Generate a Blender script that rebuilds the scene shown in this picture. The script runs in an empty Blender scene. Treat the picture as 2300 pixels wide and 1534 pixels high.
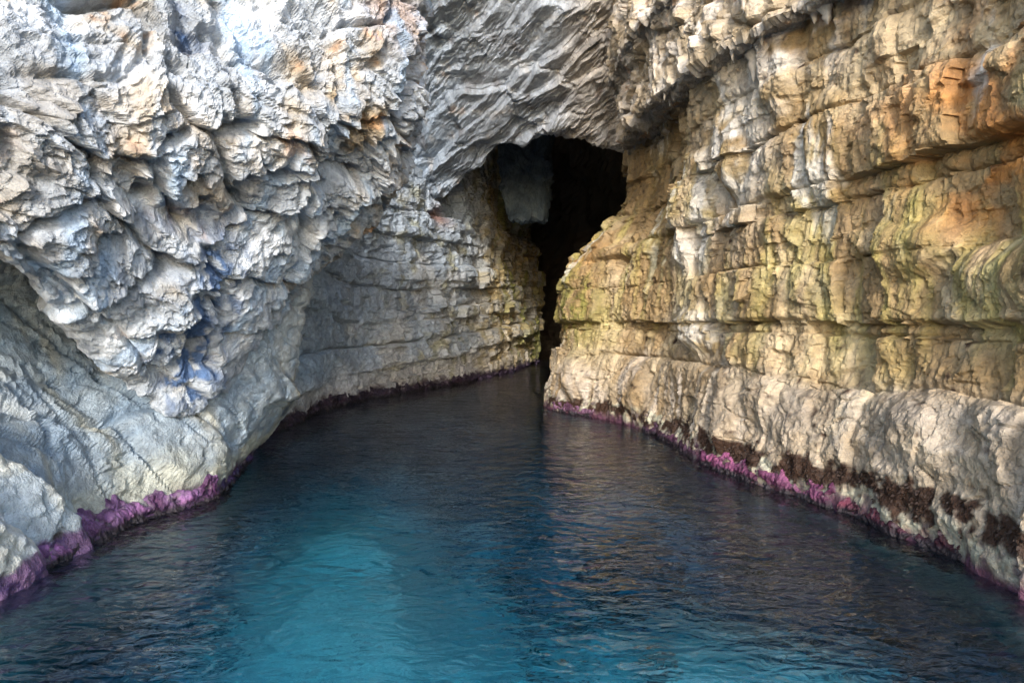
import bpy, math, random
import numpy as np
from mathutils import Vector

# ------------------------------------------------------------------ camera, sky, sun, exposure
scene = bpy.context.scene
CAM_Z = 2.5
LENS = 24.0
FPX = LENS / 36.0 * 2300.0
PITCH = math.atan(47.0 / FPX)            # looks a little below the horizon
cam_data = bpy.data.cameras.new('camera')
cam = bpy.data.objects.new('camera', cam_data)
scene.collection.objects.link(cam)
cam.location = (0, 0, CAM_Z)
cam.rotation_euler = (math.radians(90) - PITCH, 0, 0)
cam_data.lens = LENS; cam_data.sensor_width = 36.0
cam_data.clip_start = 0.05; cam_data.clip_end = 5000
scene.camera = cam

SUN_EL, SUN_AZ = 23.0, 182.0             # azimuth clockwise from +Y (into the cave); 180 = straight behind the camera
world = bpy.data.worlds.new('World'); scene.world = world
world.use_nodes = True
wn = world.node_tree
for n in list(wn.nodes): wn.nodes.remove(n)
sky = wn.nodes.new('ShaderNodeTexSky'); sky.sky_type = 'NISHITA'
sky.sun_disc = False
sky.sun_elevation = math.radians(SUN_EL); sky.sun_rotation = math.radians(SUN_AZ)
sky.air_density = 1.0; sky.dust_density = 1.0; sky.ozone_density = 1.0
bg = wn.nodes.new('ShaderNodeBackground'); bg.inputs['Strength'].default_value = 0.15
wo = wn.nodes.new('ShaderNodeOutputWorld')
wn.links.new(sky.outputs[0], bg.inputs[0]); wn.links.new(bg.outputs[0], wo.inputs[0])

sun_d = bpy.data.lights.new('sun', 'SUN'); sun = bpy.data.objects.new('sun', sun_d)
scene.collection.objects.link(sun)
sun_d.energy = 1.25; sun_d.angle = math.radians(10.0); sun_d.color = (1.0, 0.965, 0.92)
_el, _az = math.radians(SUN_EL), math.radians(SUN_AZ)
_dir = Vector((math.sin(_az) * math.cos(_el), math.cos(_az) * math.cos(_el), math.sin(_el)))
sun.rotation_euler = _dir.to_track_quat('Z', 'Y').to_euler()
sun.location = (-4, -20, 20)

scene.view_settings.view_transform = 'Standard'
scene.view_settings.look = 'None'
scene.view_settings.gamma = 1.0
scene.view_settings.exposure = 1.9
scene.cycles.max_bounces = 8; scene.cycles.diffuse_bounces = 4; scene.cycles.transmission_bounces = 6; scene.cycles.glossy_bounces = 3
scene.view_settings.use_curve_mapping = False

COL = scene.collection
rng = np.random.default_rng(7)
F = np.float32
def LOG(*a): pass

# ------------------------------------------------------------------ geometry helpers
def at(px, py, d):
    """point seen at a photograph pixel, d metres in front of the camera"""
    cx = (px - 1150.0) / FPX * d; cy = -(py - 767.0) / FPX * d
    c, s = math.cos(PITCH), math.sin(PITCH)
    return np.array([cx, d * c + cy * s, CAM_Z - d * s + cy * c])

def zrow(z, pts):
    return [np.array([p[0], p[1], z]) for p in pts]

def _h(i, j, k, seed):
    h = (i.astype(np.uint32) * np.uint32(374761393) + j.astype(np.uint32) * np.uint32(668265263)
         + (k.astype(np.uint32) if hasattr(k, 'astype') else np.uint32(k)) * np.uint32(2246822519) + np.uint32((seed * 3266489917) & 0xffffffff))
    h = (h ^ (h >> np.uint32(13))) * np.uint32(1274126177)
    h = (h ^ (h >> np.uint32(15))) * np.uint32(2654435761)
    return h ^ (h >> np.uint32(16))

def _r(h, n=0):
    if n: h = (h ^ np.uint32(n * 0x9E3779B1 & 0xffffffff)) * np.uint32(2246822519); h = h ^ (h >> np.uint32(15))
    return (h & np.uint32(0xffffff)).astype(F) / F(0xffffff)

_G = rng.normal(size=(256, 3)).astype(F); _G /= np.linalg.norm(_G, axis=1)[:, None]

def noise3(x, y, z, seed=0):
    """gradient noise, about -1..1"""
    x = np.asarray(x, F); y = np.asarray(y, F); z = np.asarray(z, F)
    x, y, z = np.broadcast_arrays(x, y, z)
    xi = np.floor(x); yi = np.floor(y); zi = np.floor(z)
    fx = x - xi; fy = y - yi; fz = z - zi
    xi = xi.astype(np.int32); yi = yi.astype(np.int32); zi = zi.astype(np.int32)
    u = fx * fx * fx * (fx * (fx * 6 - 15) + 10); v = fy * fy * fy * (fy * (fy * 6 - 15) + 10); w = fz * fz * fz * (fz * (fz * 6 - 15) + 10)
    out = np.zeros_like(fx)
    for a in (0, 1):
        for b in (0, 1):
            for c in (0, 1):
                g = _G[_h(xi + a, yi + b, zi + c, seed) & np.uint32(255)]
                d = g[..., 0] * (fx - a) + g[..., 1] * (fy - b) + g[..., 2] * (fz - c)
                out += d * (u if a else 1 - u) * (v if b else 1 - v) * (w if c else 1 - w)
    return out * F(1.6)

def fbm(x, y, z, octaves=4, seed=0, gain=0.5, ridge=False):
    a = 1.0; o = 0.0; f = 1.0
    for k in range(octaves):
        n = noise3(x * f, y * f, z * f, seed + k * 17)
        if ridge: n = 1 - 2 * np.abs(n)
        o = o + a * n
        a *= gain; f *= 2.03
    return o

def cells(s, t, size, aniso=1.0, ang=0.0, seed=0, jit=0.9):
    """2-D cellular pattern: for the nearest and second nearest cell the id hash and the offset from its seed point (metres), and the gap between them"""
    c, sn = math.cos(ang), math.sin(ang)
    u = (s * c + t * sn) / (size * aniso); v = (-s * sn + t * c) / size
    ui = np.floor(u).astype(np.int32); vi = np.floor(v).astype(np.int32)
    fu = u - ui; fv = v - vi
    f1 = np.full(u.shape, 9, F); f2 = np.full(u.shape, 9, F)
    z_ = lambda t_: np.zeros(u.shape, t_)
    h1, u1, v1, h2, u2, v2 = z_(np.uint32), z_(F), z_(F), z_(np.uint32), z_(F), z_(F)
    for a in (-1, 0, 1):
        for b in (-1, 0, 1):
            h = _h(ui + a, vi + b, 0, seed)
            du = fu - a - (0.5 + (_r(h, 1) - 0.5) * jit); dv = fv - b - (0.5 + (_r(h, 2) - 0.5) * jit)
            d = du * du + dv * dv
            m = d < f1; m2 = (d < f2) & ~m
            f2 = np.where(m, f1, np.where(m2, d, f2)); h2 = np.where(m, h1, np.where(m2, h, h2)); u2 = np.where(m, u1, np.where(m2, du, u2)); v2 = np.where(m, v1, np.where(m2, dv, v2))
            f1 = np.where(m, d, f1); h1 = np.where(m, h, h1); u1 = np.where(m, du, u1); v1 = np.where(m, dv, v1)
    gap = (np.sqrt(f2) - np.sqrt(f1)) * size
    k = size * aniso
    return h1, u1 * k, v1 * size, h2, u2 * k, v2 * size, gap

def facets(s, t, size, amp, tilt=0.5, aniso=1.0, ang=0.0, seed=0, lip=0.0, groove=0.0, gw=0.03, soft=0.16):
    """broken rock: every cell is a tilted facet standing proud or back; lip>0 makes lower edges stick out"""
    h1, u1, v1, h2, u2, v2, gap = cells(s, t, size, aniso, ang, seed)
    H = lambda h, du, dv: (_r(h, 3) - 0.5) * amp + ((_r(h, 4) - 0.5) * tilt * du + ((_r(h, 5) - 0.5) * tilt - lip) * dv)
    a = H(h1, u1, v1)
    w = 0.5 * smooth(soft * size, 0, gap)
    o = a * (1 - w) + H(h2, u2, v2) * w
    gap = gap + 0 * o
    if groove: o = o - groove * np.exp(-(gap / gw) ** 2) * (0.15 + 0.55 * (_r(h1, 6) + _r(h2, 6)))
    return o, h1, gap

def smooth(a, b, x):
    t = np.clip((x - a) / (b - a), 0, 1); return t * t * (3 - 2 * t)

def _cr(C, u):
    """Catmull-Rom along axis 0 at params u"""
    n = C.shape[0]
    i = np.clip(np.floor(u).astype(int), 0, n - 2); f = (u - i)[:, None, None]
    pad = np.concatenate([2 * C[:1] - C[1:2], C, 2 * C[-1:] - C[-2:-1]], 0)
    p0, p1, p2, p3 = pad[i], pad[i + 1], pad[i + 2], pad[i + 3]
    return 0.5 * (2 * p1 + (p2 - p0) * f + (2 * p0 - 5 * p1 + 4 * p2 - p3) * f ** 2 + (3 * p1 - p0 - 3 * p2 + p3) * f ** 3)

def patch(rows, nr, nc, flip=False, even='view'):
    """smooth surface through a grid of control points -> dict with base points, normals and metre coordinates"""
    C = np.array(rows, float)
    dist = np.maximum(np.linalg.norm(C - np.array([0, 0, CAM_Z]), axis=2), 4.0) if even == 'view' else np.ones(C.shape[:2])
    def params(C, D, n):
        L = (np.linalg.norm(np.diff(C, axis=0), axis=2) / (0.5 * (D[1:] + D[:-1]))).mean(1)
        cum = np.concatenate([[0], np.cumsum(L + 1e-6)]); return np.interp(np.linspace(0, cum[-1], n), cum, np.arange(len(cum)))
    ur = params(C, dist, nr); uc = params(C.transpose(1, 0, 2), dist.T, nc)
    A = _cr(C, ur); B = _cr(A.transpose(1, 0, 2), uc).transpose(1, 0, 2)
    dr = np.gradient(B, axis=0); dc = np.gradient(B, axis=1)
    N = np.cross(dc, dr); N /= np.linalg.norm(N, axis=2)[..., None] + 1e-9
    if flip: N = -N
    s = np.concatenate([np.zeros((nr, 1)), np.cumsum(np.linalg.norm(np.diff(B, axis=1), axis=2), 1)], 1)
    t = np.concatenate([np.zeros((1, nc)), np.cumsum(np.linalg.norm(np.diff(B, axis=0), axis=2), 0)], 0)
    return dict(P=B.astype(F), N=N.astype(F), s=s.astype(F), t=t.astype(F), flip=flip)

def make_mesh(name, V, faces, col=None, smooth_sh=False):
    me = bpy.data.meshes.new(name)
    V = np.ascontiguousarray(V, F); faces = np.ascontiguousarray(faces, np.int32)
    k = faces.shape[1]
    me.vertices.add(len(V)); me.vertices.foreach_set('co', V.ravel())
    me.loops.add(faces.size); me.loops.foreach_set('vertex_index', faces.ravel())
    me.polygons.add(len(faces))
    me.polygons.foreach_set('loop_start', np.arange(0, faces.size, k, dtype=np.int32))
    me.polygons.foreach_set('use_smooth', np.full(len(faces), bool(smooth_sh)))
    me.update(calc_edges=True)
    if col is not None:
        at_ = me.color_attributes.new('rock_colour', 'FLOAT_COLOR', 'POINT')
        c4 = np.ones((len(V), 4), F); c4[:, :col.shape[1]] = col
        at_.data.foreach_set('color', c4.ravel())
    return me

def link(name, me, mat, parent=None):
    o = bpy.data.objects.new(name, me); COL.objects.link(o)
    if mat is not None and me is not None: me.materials.append(mat)
    if parent is not None: o.parent = parent
    return o

def empty(name, loc=(0, 0, 0)):
    o = bpy.data.objects.new(name, None); COL.objects.link(o); o.location = loc; return o

def tag(o, label, cat, kind=None, group=None):
    o['label'] = label; o['category'] = cat
    if kind: o['kind'] = kind
    if group: o['group'] = group
    return o

def grid_faces(nr, nc, flip):
    i = np.arange(nr * nc, dtype=np.int32).reshape(nr, nc)
    f = np.stack([i[:-1, :-1], i[:-1, 1:], i[1:, 1:], i[1:, :-1]], -1).reshape(-1, 4)
    return f[:, ::-1] if flip else f

def split(p, V, ids, col, mat, parent, part, smooth_sh=False, keep=None, min_faces=30):
    """every rock piece of the surface becomes a mesh of its own under its wall"""
    nr, nc = V.shape[:2]
    f = grid_faces(nr, nc, p['flip'])
    fid = ids[:-1, :-1].ravel()
    if keep is not None:
        k = keep[:-1, :-1].ravel(); f = f[k]; fid = fid[k]
    _, fid = np.unique(fid, return_inverse=True)
    order = np.argsort(fid, kind='stable'); f = f[order]; fid = fid[order]
    starts = np.searchsorted(fid, np.arange(fid.max() + 2))
    Vf = V.reshape(-1, 3); Cf = col.reshape(-1, col.shape[-1])
    rest = []
    out = []
    for k in range(len(starts) - 1):
        ff = f[starts[k]:starts[k + 1]]
        if len(ff) < min_faces: rest.append(ff); continue
        out.append(ff)
    if rest and out:
        j = int(np.argmax([len(x) for x in out])); out[j] = np.concatenate([out[j]] + rest)
    for ff in out:
        u, inv = np.unique(ff, return_inverse=True)
        link(part, make_mesh(part, Vf[u], inv.reshape(-1, 4), Cf[u], smooth_sh), mat, parent)
    return len(out)

def mixc(a, b, m):
    m = np.clip(m, 0, 1)[..., None]; return a * (1 - m) + np.asarray(b, F) * m

def blob(P, c, r):
    """soft ball of influence round a point in the cave; r may be one radius or three"""
    d = (P - np.asarray(c, F)) / np.asarray(r, F)
    return np.exp(-(d ** 2).sum(-1))

# ------------------------------------------------------------------ materials
def rock_material(name, rough=0.72, fine=1.0, spec=0.35):
    m = bpy.data.materials.new(name); m.use_nodes = True
    nt = m.node_tree; N, L = nt.nodes, nt.links
    b = N['Principled BSDF']
    a = N.new('ShaderNodeVertexColor'); a.layer_name = 'rock_colour'
    g = N.new('ShaderNodeNewGeometry')
    n1 = N.new('ShaderNodeTexNoise'); n1.inputs['Scale'].default_value = 9; n1.inputs['Detail'].default_value = 5; n1.inputs['Roughness'].default_value = 0.7
    n2 = N.new('ShaderNodeTexNoise'); n2.inputs['Scale'].default_value = 38; n2.inputs['Detail'].default_value = 3; n2.inputs['Roughness'].default_value = 0.65
    for n in (n1, n2): L.new(g.outputs['Position'], n.inputs['Vector'])
    r = N.new('ShaderNodeMapRange'); r.inputs['From Min'].default_value = 0.3; r.inputs['From Max'].default_value = 0.7
    r.inputs['To Min'].default_value = 0.62; r.inputs['To Max'].default_value = 1.3
    L.new(n1.outputs['Fac'], r.inputs['Value'])
    mx = N.new('ShaderNodeMix'); mx.data_type = 'RGBA'; mx.blend_type = 'MULTIPLY'; mx.inputs['Factor'].default_value = 1.0
    L.new(a.outputs['Color'], mx.inputs[6]); L.new(r.outputs[0], mx.inputs[7])
    L.new(mx.outputs[2], b.inputs['Base Color'])
    bp = N.new('ShaderNodeBump'); bp.inputs['Strength'].default_value = 0.8; bp.inputs['Distance'].default_value = 0.025 * fine
    L.new(n2.outputs['Fac'], bp.inputs['Height'])
    bp2 = N.new('ShaderNodeBump'); bp2.inputs['Strength'].default_value = 0.8; bp2.inputs['Distance'].default_value = 0.07 * fine
    L.new(n1.outputs['Fac'], bp2.inputs['Height']); L.new(bp2.outputs[0], bp.inputs['Normal'])
    L.new(bp.outputs[0], b.inputs['Normal'])
    rr = N.new('ShaderNodeMapRange'); rr.inputs['From Min'].default_value = 0.35; rr.inputs['From Max'].default_value = 0.65
    rr.inputs['To Min'].default_value = rough - 0.22; rr.inputs['To Max'].default_value = min(1, rough + 0.15)
    L.new(n1.outputs['Fac'], rr.inputs['Value']); L.new(rr.outputs[0], b.inputs['Roughness'])
    b.inputs['Specular IOR Level'].default_value = spec
    return m

M_crag = rock_material('craggy_limestone', 0.78, 1.0, 0.3)
M_bed = rock_material('bedded_limestone', 0.70, 0.8, 0.4)
M_slab = rock_material('smooth_wet_limestone', 0.5, 0.9, 0.5)
M_roof = rock_material('roof_limestone', 0.66, 0.9, 0.4)
M_alga = rock_material('coralline_crust', 0.55, 0.8, 0.4)

def plain(name, rgb, rough=0.6):
    m = bpy.data.materials.new(name); m.use_nodes = True
    nt = m.node_tree; b = nt.nodes['Principled BSDF']
    n = nt.nodes.new('ShaderNodeTexNoise'); n.inputs['Scale'].default_value = 22; n.inputs['Detail'].default_value = 4
    g = nt.nodes.new('ShaderNodeNewGeometry'); nt.links.new(g.outputs['Position'], n.inputs['Vector'])
    r = nt.nodes.new('ShaderNodeMix'); r.data_type = 'RGBA'
    r.inputs[6].default_value = tuple(c * 0.5 for c in rgb) + (1,); r.inputs[7].default_value = tuple(min(1, c * 1.5) for c in rgb) + (1,)
    nt.links.new(n.outputs['Fac'], r.inputs[0]); nt.links.new(r.outputs[2], b.inputs['Base Color'])
    b.inputs['Roughness'].default_value = rough
    return m

# ------------------------------------------------------------------ right wall: level beds of ochre limestone
def beds_of(z, levels):
    k = np.searchsorted(np.array(levels, F), z) - 1
    return np.clip(k, 0, len(levels) - 2)

def bedded(p, levels, proud, gap, seed, joint=(0.5, 1.5), warp=0.05, dip=None, jdepth=0.09, tight=None, roam=0.11, joff_=0.07, gw=0.05):
    """displacement and piece ids of a wall built of beds cut by upright joints"""
    P, s = p['P'], p['s']
    x, y, z = P[..., 0], P[..., 1], P[..., 2]
    zz = z + warp * fbm(s * 0.9, z * 0.5, 0, 3, seed) + 0.02 * noise3(s * 6, z * 4, 0, seed + 5)
    if dip is not None: zz = zz + dip
    k = beds_of(zz, levels)
    lv = np.array(levels, F)
    lo, hi = lv[k], lv[k + 1]
    dlo, dhi = zz - lo, hi - zz
    pr = np.array(proud, F)[k] + roam * noise3(s * 0.4, k * 3.71, 0.5, seed + 6)
    r = np.random.default_rng(seed)
    jid = np.zeros(z.shape, np.int64); jd = np.full(z.shape, 9, F); joff = np.zeros(z.shape, F); jtilt = np.zeros(z.shape, F)
    sw = s + 0.07 * noise3(s * 0.8, z * 2.2, 3.3, seed + 9) + 0.03 * noise3(s * 3, z * 7, 1.3, seed + 10)
    smax = float(s.max()) + 3
    for b in range(len(levels) - 1):
        m = k == b
        if not m.any(): continue
        e = [-2.0]
        thick = float(hi[m].mean() - lo[m].mean())
        while e[-1] < smax: e.append(e[-1] + r.uniform(*joint) * (0.55 + 0.6 * min(thick, 1.2)))
        e = np.array(e, F)
        q = np.clip(np.searchsorted(e, sw[m]) - 1, 0, len(e) - 2)
        jid[m] = q
        a = sw[m] - e[q]; c = e[q + 1] - sw[m]
        jd[m] = np.minimum(a, c)
        off = r.normal(0, joff_, len(e)).astype(F); tl = r.normal(0, joff_, len(e)).astype(F)
        tight = r.uniform(0, 1, len(e)).astype(F) ** 1.5
        joff[m] = off[q] + tl[q] * (a - c) * 0.5
        jtilt[m] = np.where(a < c, tight[q], tight[q + 1])
    ids = k.astype(np.int64) * 1000 + jid
    gmod = np.clip(0.45 + 1.3 * noise3(s * 0.5, k * 2.3, 7.7, seed + 2), 0.0, 1.6)
    gl = np.array(gap, F)
    gk, gk1 = gl[k], gl[np.minimum(k + 1, len(gl) - 1)]
    if tight is not None:
        gk = np.where(k == tight[0], gk * tight[1], gk); gk1 = np.where(k + 1 == tight[0], gk1 * tight[1], gk1)
    # the underside of a bed is undercut, its top edge is worn round
    g = -gk * gmod * np.exp(-(dlo / gw) ** 2) - 0.55 * gk1 * gmod * np.exp(-(np.abs(dhi) / (gw * 1.5)) ** 1.5)
    j = -jdepth * jtilt * np.exp(-(jd / (gw * 0.6)) ** 2)
    return pr + g + j + joff, ids, k, zz, dlo, dhi

wall_r = tag(empty('wall_right', (3.4, 12, 0)), 'ochre bedded limestone wall on the right of the inlet', 'rock wall', 'structure')
wall_r_inv = -np.array(wall_r.location)
base = [(6.4, 2.6), (5.1, 4.4), (4.68, 6.2), (4.70, 7.2), (4.45, 8.2), (4.2, 9.5), (3.75, 10.6), (3.42, 12), (3.25, 13.8), (2.95, 16.0), (2.25, 17.5), (1.45, 18.5), (1.02, 19.6), (1.3, 21.5), (2.3, 25), (3.2, 31)]
def lean(dx, tip, mid=0, far=None):
    o = []
    for i, (a, b) in enumerate(base):
        w = [0, 0, 0, 0, 0, 0, 0, 0, 0, .25, .55, .8, 1, 1, 1, 1][i]
        o.append((a + (dx if far is None or i < 6 else far) + tip * w, b + 0.15 * tip * w + (mid if i < 9 else 0)))
    return o
rows = [zrow(8.8, lean(0.35, 2.8)), zrow(7.4, lean(0.45, 2.0)), zrow(6.2, lean(0.5, 1.9)), zrow(5.0, lean(0.45, 1.25)), zrow(4.0, lean(0.42, 0.2)), zrow(2.5, lean(0.4, 0.0)),
        zrow(1.9, lean(0.36, 0.0, far=0.33)), zrow(1.45, lean(0.20, 0, far=0.26)), zrow(0.8, lean(0.08, 0, far=0.15)), zrow(0.0, lean(0.02, 0)), zrow(-1.0, lean(0.1, 0)), zrow(-2.6, lean(0.6, 0))]
p = patch(rows, 540, 620)
P, N, s = p['P'], p['N'], p['s']; x, y, z = P[..., 0], P[..., 1], P[..., 2]
LEV = [-9, -0.9, 1.66, 2.28, 2.46, 3.35, 4.15, 4.43, 5.40, 6.3, 7.1, 8.0, 12]
PRO = [0, 0.02, -0.05, -0.12, 0.05, 0.02, -0.02, 0.08, 0.04, 0.10, 0.1, 0.15]
GAP = [0, 0.03, 0.16, 0.08, 0.22, 0.09, 0.10, 0.15, 0.17, 0.14, 0.14, 0.14, 0.1]
h, ids, bed, zz, dlo, dhi = bedded(p, LEV, PRO, GAP, 11, (0.8, 2.3), dip=0.30 * noise3(s * 0.45, 0, 0, 19) * np.exp(-((z - 1.6) / 0.45) ** 2), tight=(2, smooth(13.0, 10.8, y)))
r2 = np.random.default_rng(77); LEV2 = [-9]
for lo_, hi_ in zip(LEV[1:-1], LEV[2:]):
    t_ = lo_
    while t_ < hi_ - 0.14: LEV2.append(t_); t_ += r2.uniform(0.3, 0.95)
LEV2.append(12)
sub, sid, _, _, _, _ = bedded(p, LEV2, r2.normal(0, 0.02, len(LEV2) - 1), np.abs(r2.normal(0, 0.035, len(LEV2))), 12, (0.3, 1.1), warp=0.05, jdepth=0.10, roam=0.04, joff_=0.045, gw=0.03)
fl = noise3(s * 2.6, z * 0.55, 0, 31) ; fl2 = noise3(s * 7.0, z * 1.1, 2, 32)
flute = 0.05 * fl + 0.022 * (1 - 2 * np.abs(fl2)) + 0.012 * noise3(s * 17, z * 3.2, 4, 33)
up = np.maximum(smooth(1.5, 1.9, zz), 0.75 * smooth(10.8, 13.2, y + 0.8 * noise3(x, y, z, 34)))
h = h + flute * (0.55 + 0.45 * up)
h = h + 0.13 * noise3(x * 0.6, y * 0.6, z * 0.6, 35) + 0.05 * noise3(x * 1.7, y * 1.7, z * 1.7, 36)
f1, fh1, _ = facets(s + 0.15 * noise3(s * 2, z * 2, 0, 3), z, 0.80, 0.07, 0.22, 0.5, 0.05, 41, lip=0.03, groove=0.02, gw=0.02, soft=0.06)
f2, fh2, _ = facets(s + 0.06 * noise3(s * 5, z * 5, 0, 4), z, 0.26, 0.04, 0.35, 0.6, 0.06, 42, lip=0.06, groove=0.012, gw=0.014, soft=0.06)
f3, fh3, _ = facets(s, z, 0.10, 0.014, 0.4, 0.5, 0.0, 43, lip=0.06)
calm = smooth(-0.25, 0.45, noise3(x * 0.5, y * 0.5, z * 0.5, 39)) * 0.7
drape = np.zeros(z.shape, F); dh = np.zeros(z.shape, F)
for (u_, v_, d_, w_, hh_, am_) in [(1640, 340, 12.2, .42, .9, .22), (1550, 550, 14.2, .32, .5, .18), (1700, 560, 12.0, .18, .9, .14), (1765, 160, 10.6, .35, .9, .26), (1880, 330, 9.6, .5, .75, .26), (1960, 130, 9.0, .6, .5, .2),
                                 (1580, 750, 13.7, .75, .5, .30), (1440, 860, 16.2, .45, .7, .30), (1310, 850, 18.6, .5, .8, .30), (2060, 560, 8.2, .6, .35, .2), (2240, 610, 6.9, .7, .35, .22), (1780, 930, 10.3, .5, .5, .10), (2060, 960, 8.0, .4, .4, .12), (1640, 940, 11.6, .35, .6, .2), (1430, 560, 16.4, .5, .5, .2), (1500, 440, 14.8, .4, .5, .2)]:
    Q = at(u_, v_, d_)
    r_ = np.sqrt(((x - Q[0]) ** 2 + (y - Q[1]) ** 2 * 0.6) / w_ ** 2 + ((z - Q[2]) / hh_) ** 2) + 0.28 * noise3(x * 1.6, y * 1.6, z * 0.8, int(u_))
    g_ = smooth(1.15, 0.45, r_)
    drape = np.maximum(drape, g_); dh = np.maximum(dh, am_ * g_)
calm = np.maximum(calm * 0.8, drape * 0.8)
h = h * (1 - 0.6 * drape) + dh + drape * 0.05 * noise3(s * 4.5, z * 0.7, 9, 57)
h = h + (f1 * 1.2 + f2 + sub * 0.75) * (1 - calm * 0.7) * (0.15 + 0.85 * up) + f3 * (0.5 + 0.5 * up) + 0.02 * fbm(x * 5, y * 5, z * 5, 3, 44) + 0.006 * noise3(x * 22, y * 22, z * 22, 45)
# the pale bench: soft flowstone folds
h = h + (1 - up) * (0.12 * noise3(s * 0.8, z * 0.9, 5, 51) + 0.09 * noise3(x * 1.9, y * 1.9, z * 1.7, 52) + 0.04 * fbm(x * 3.5, y * 3.5, z * 2.8, 4, 54, ridge=True) - 0.07 * smooth(0.0, 0.08, 0.05 - np.abs(noise3(s * 1.1, z * 1.6 + 0.5 * s, 2, 55)))) - (1 - up) * flute * 0.5
wl = np.exp(-((z - 0.02) / 0.22) ** 2)
h = h * (1 - 0.5 * wl) + wl * 0.03
V = P + N * h[..., None]
V[..., 2] -= (0.06 * np.clip(h, -0.2, 0.3) * smooth(2, 2.4, z))
# colour of the stone
q1 = fbm(x * 0.7, y * 0.7, z * 0.7, 4, 60); q2 = fbm(x * 1.9, y * 1.9, z * 1.9, 4, 61); q3 = fbm(s * 2.4, z * 0.35, 0, 4, 62); q4 = fbm(x * 5, y * 5, z * 5, 3, 63)
c = np.zeros(P.shape, F) + np.array([0.31, 0.21, 0.10], F)
c = mixc(c, [0.48, 0.375, 0.235], smooth(-0.3, 0.5, q1 + 0.3 * q2))
c = mixc(c, [0.27, 0.19, 0.10], smooth(0.1, 0.8, q2) * 0.75)
mid = np.exp(-((z - 3.2) / 1.5) ** 2) * smooth(21, 9, np.abs(y - 0) + 2) + blob(P, at(1400, 520, 17), (2.2, 4, 1.6)) + blob(P, at(1290, 640, 19), (1.2, 3, 1.6))
c = mixc(c, [0.36, 0.30, 0.085], np.clip(mid, 0, 1) * smooth(-0.35, 0.55, q3 + 0.4 * q1) * 0.8)
c = mixc(c, [0.19, 0.185, 0.04], np.clip(blob(P, at(1290, 690, 19), (0.6, 3, 0.9)) * smooth(-0.5, 0.4, q4 + q3) + 0.9 * np.clip(mid, 0, 1) * smooth(0.35, 0.8, q3 * 0.8 + q4 * 0.3), 0, 1))
c = mixc(c, [0.42, 0.19, 0.03], blob(P, at(1270, 560, 20), (0.7, 3, 0.7)) * smooth(-0.4, 0.4, q2))
orange = 0.55 * blob(P, at(2150, 200, 7.2), (1.6, 2.0, 1.0)) + blob(P, at(2250, 330, 6.6), (1.2, 1.5, 0.35)) + 0.8 * blob(P, at(2150, 450, 7.3), (0.5, 0.6, 0.45)) + 0.6 * blob(P, at(1800, 40, 10), (1.2, 1.2, 0.6)) + 0.5 * blob(P, at(2250, 120, 6.6), (1, 1, 0.5))
c = mixc(c, [0.52, 0.21, 0.045], np.clip(orange * smooth(-0.4, 0.5, q2 + 0.3 * q4), 0, 1) * 0.85)
# calcite runs
wh = smooth(0.3, 0.8, q3 + 0.35 * q2) * smooth(2.5, 4.5, z + 0.5 * q1) * 0.75
wh = wh + 1.2 * blob(P, at(1640, 340, 12.0), (0.5, 1.2, 1.1)) * smooth(-0.5, 0.2, q2) + 0.8 * blob(P, at(1560, 560, 14), (0.45, 0.8, 0.5)) + 0.9 * blob(P, at(1680, 560, 12), (0.2, 0.4, 0.7)) + 0.9 * blob(P, at(1800, 120, 10.2), (0.8, 1, 0.6)) * smooth(-0.3, 0.3, q2)
wh = wh + 0.9 * blob(P, at(1560, 740, 13.6), (0.8, 1.3, 0.45)) * smooth(-0.6, 0.2, q4)
c = mixc(c, [0.70, 0.66, 0.60], np.clip(wh, 0, 1) * 0.9)
# bench: pale, faintly pink
c = mixc(c, [0.38, 0.325, 0.265], (1 - up) * (0.55 + 0.35 * smooth(-0.5, 0.5, q2)))
c = mixc(c, [0.36, 0.27, 0.17], (1 - up) * smooth(0.0, 0.6, q3 * 0.5 + 0.6 * q2) * 0.75)
c = mixc(c, [0.50, 0.44, 0.38], smooth(2.1, 0.7, z + 0.9 * q1 + 0.5 * q2) * smooth(11, 13, y) * smooth(-0.2, 0.5, q3 + 0.3 * q1) * 0.85)
c = mixc(c, [0.06, 0.05, 0.05], blob(P, at(1860, 640, 9.6), (0.09, 0.3, 0.35)) * smooth(-0.6, 0.1, q4))
# tide mark
td = z + 0.10 * q2 + 0.06 * q4
c = mixc(c, [0.40, 0.40, 0.31], smooth(0.52, 0.38, td) * smooth(-0.3, 0.3, q4) * 0.8)
c = mixc(c, [0.13, 0.10, 0.10], smooth(0.42, 0.3, td) * smooth(0.05, 0.45, -q4) * 0.9)
brn = smooth(-0.15, 0.3, fbm(x * 1.7, y * 1.7, z * 1.7, 4, 64) + 0.3 * smooth(13, 8.5, y)) * np.exp(-((z - 0.40 - 0.10 * q1 - 0.02 * (10 - y)) / 0.19) ** 2)
c = mixc(c, [0.04, 0.018, 0.009], smooth(0.25, 0.6, brn + 0.5 * q4 + 0.3 * noise3(x * 9, y * 9, z * 9, 65)))
brn = brn + 0.5 * q4 + 0.3 * noise3(x * 9, y * 9, z * 9, 65)
c = mixc(c, [0.09, 0.035, 0.06], smooth(0.2, 0.02, td))
c = mixc(c, [0.20, 0.22, 0.21], smooth(-0.25, -0.7, td))
c *= (0.9 + 0.25 * (_r(fh1, 8)[..., None] - 0.5) + 0.22 * (_r(fh2, 8)[..., None] - 0.5))
n = split(p, V + wall_r_inv, ids, c, M_bed, wall_r, 'rock_block')
LOG('right wall blocks', n)
RIGHT = dict(P=P, N=N, V=V, s=s, flip=p['flip'], brown=brn)

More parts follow.
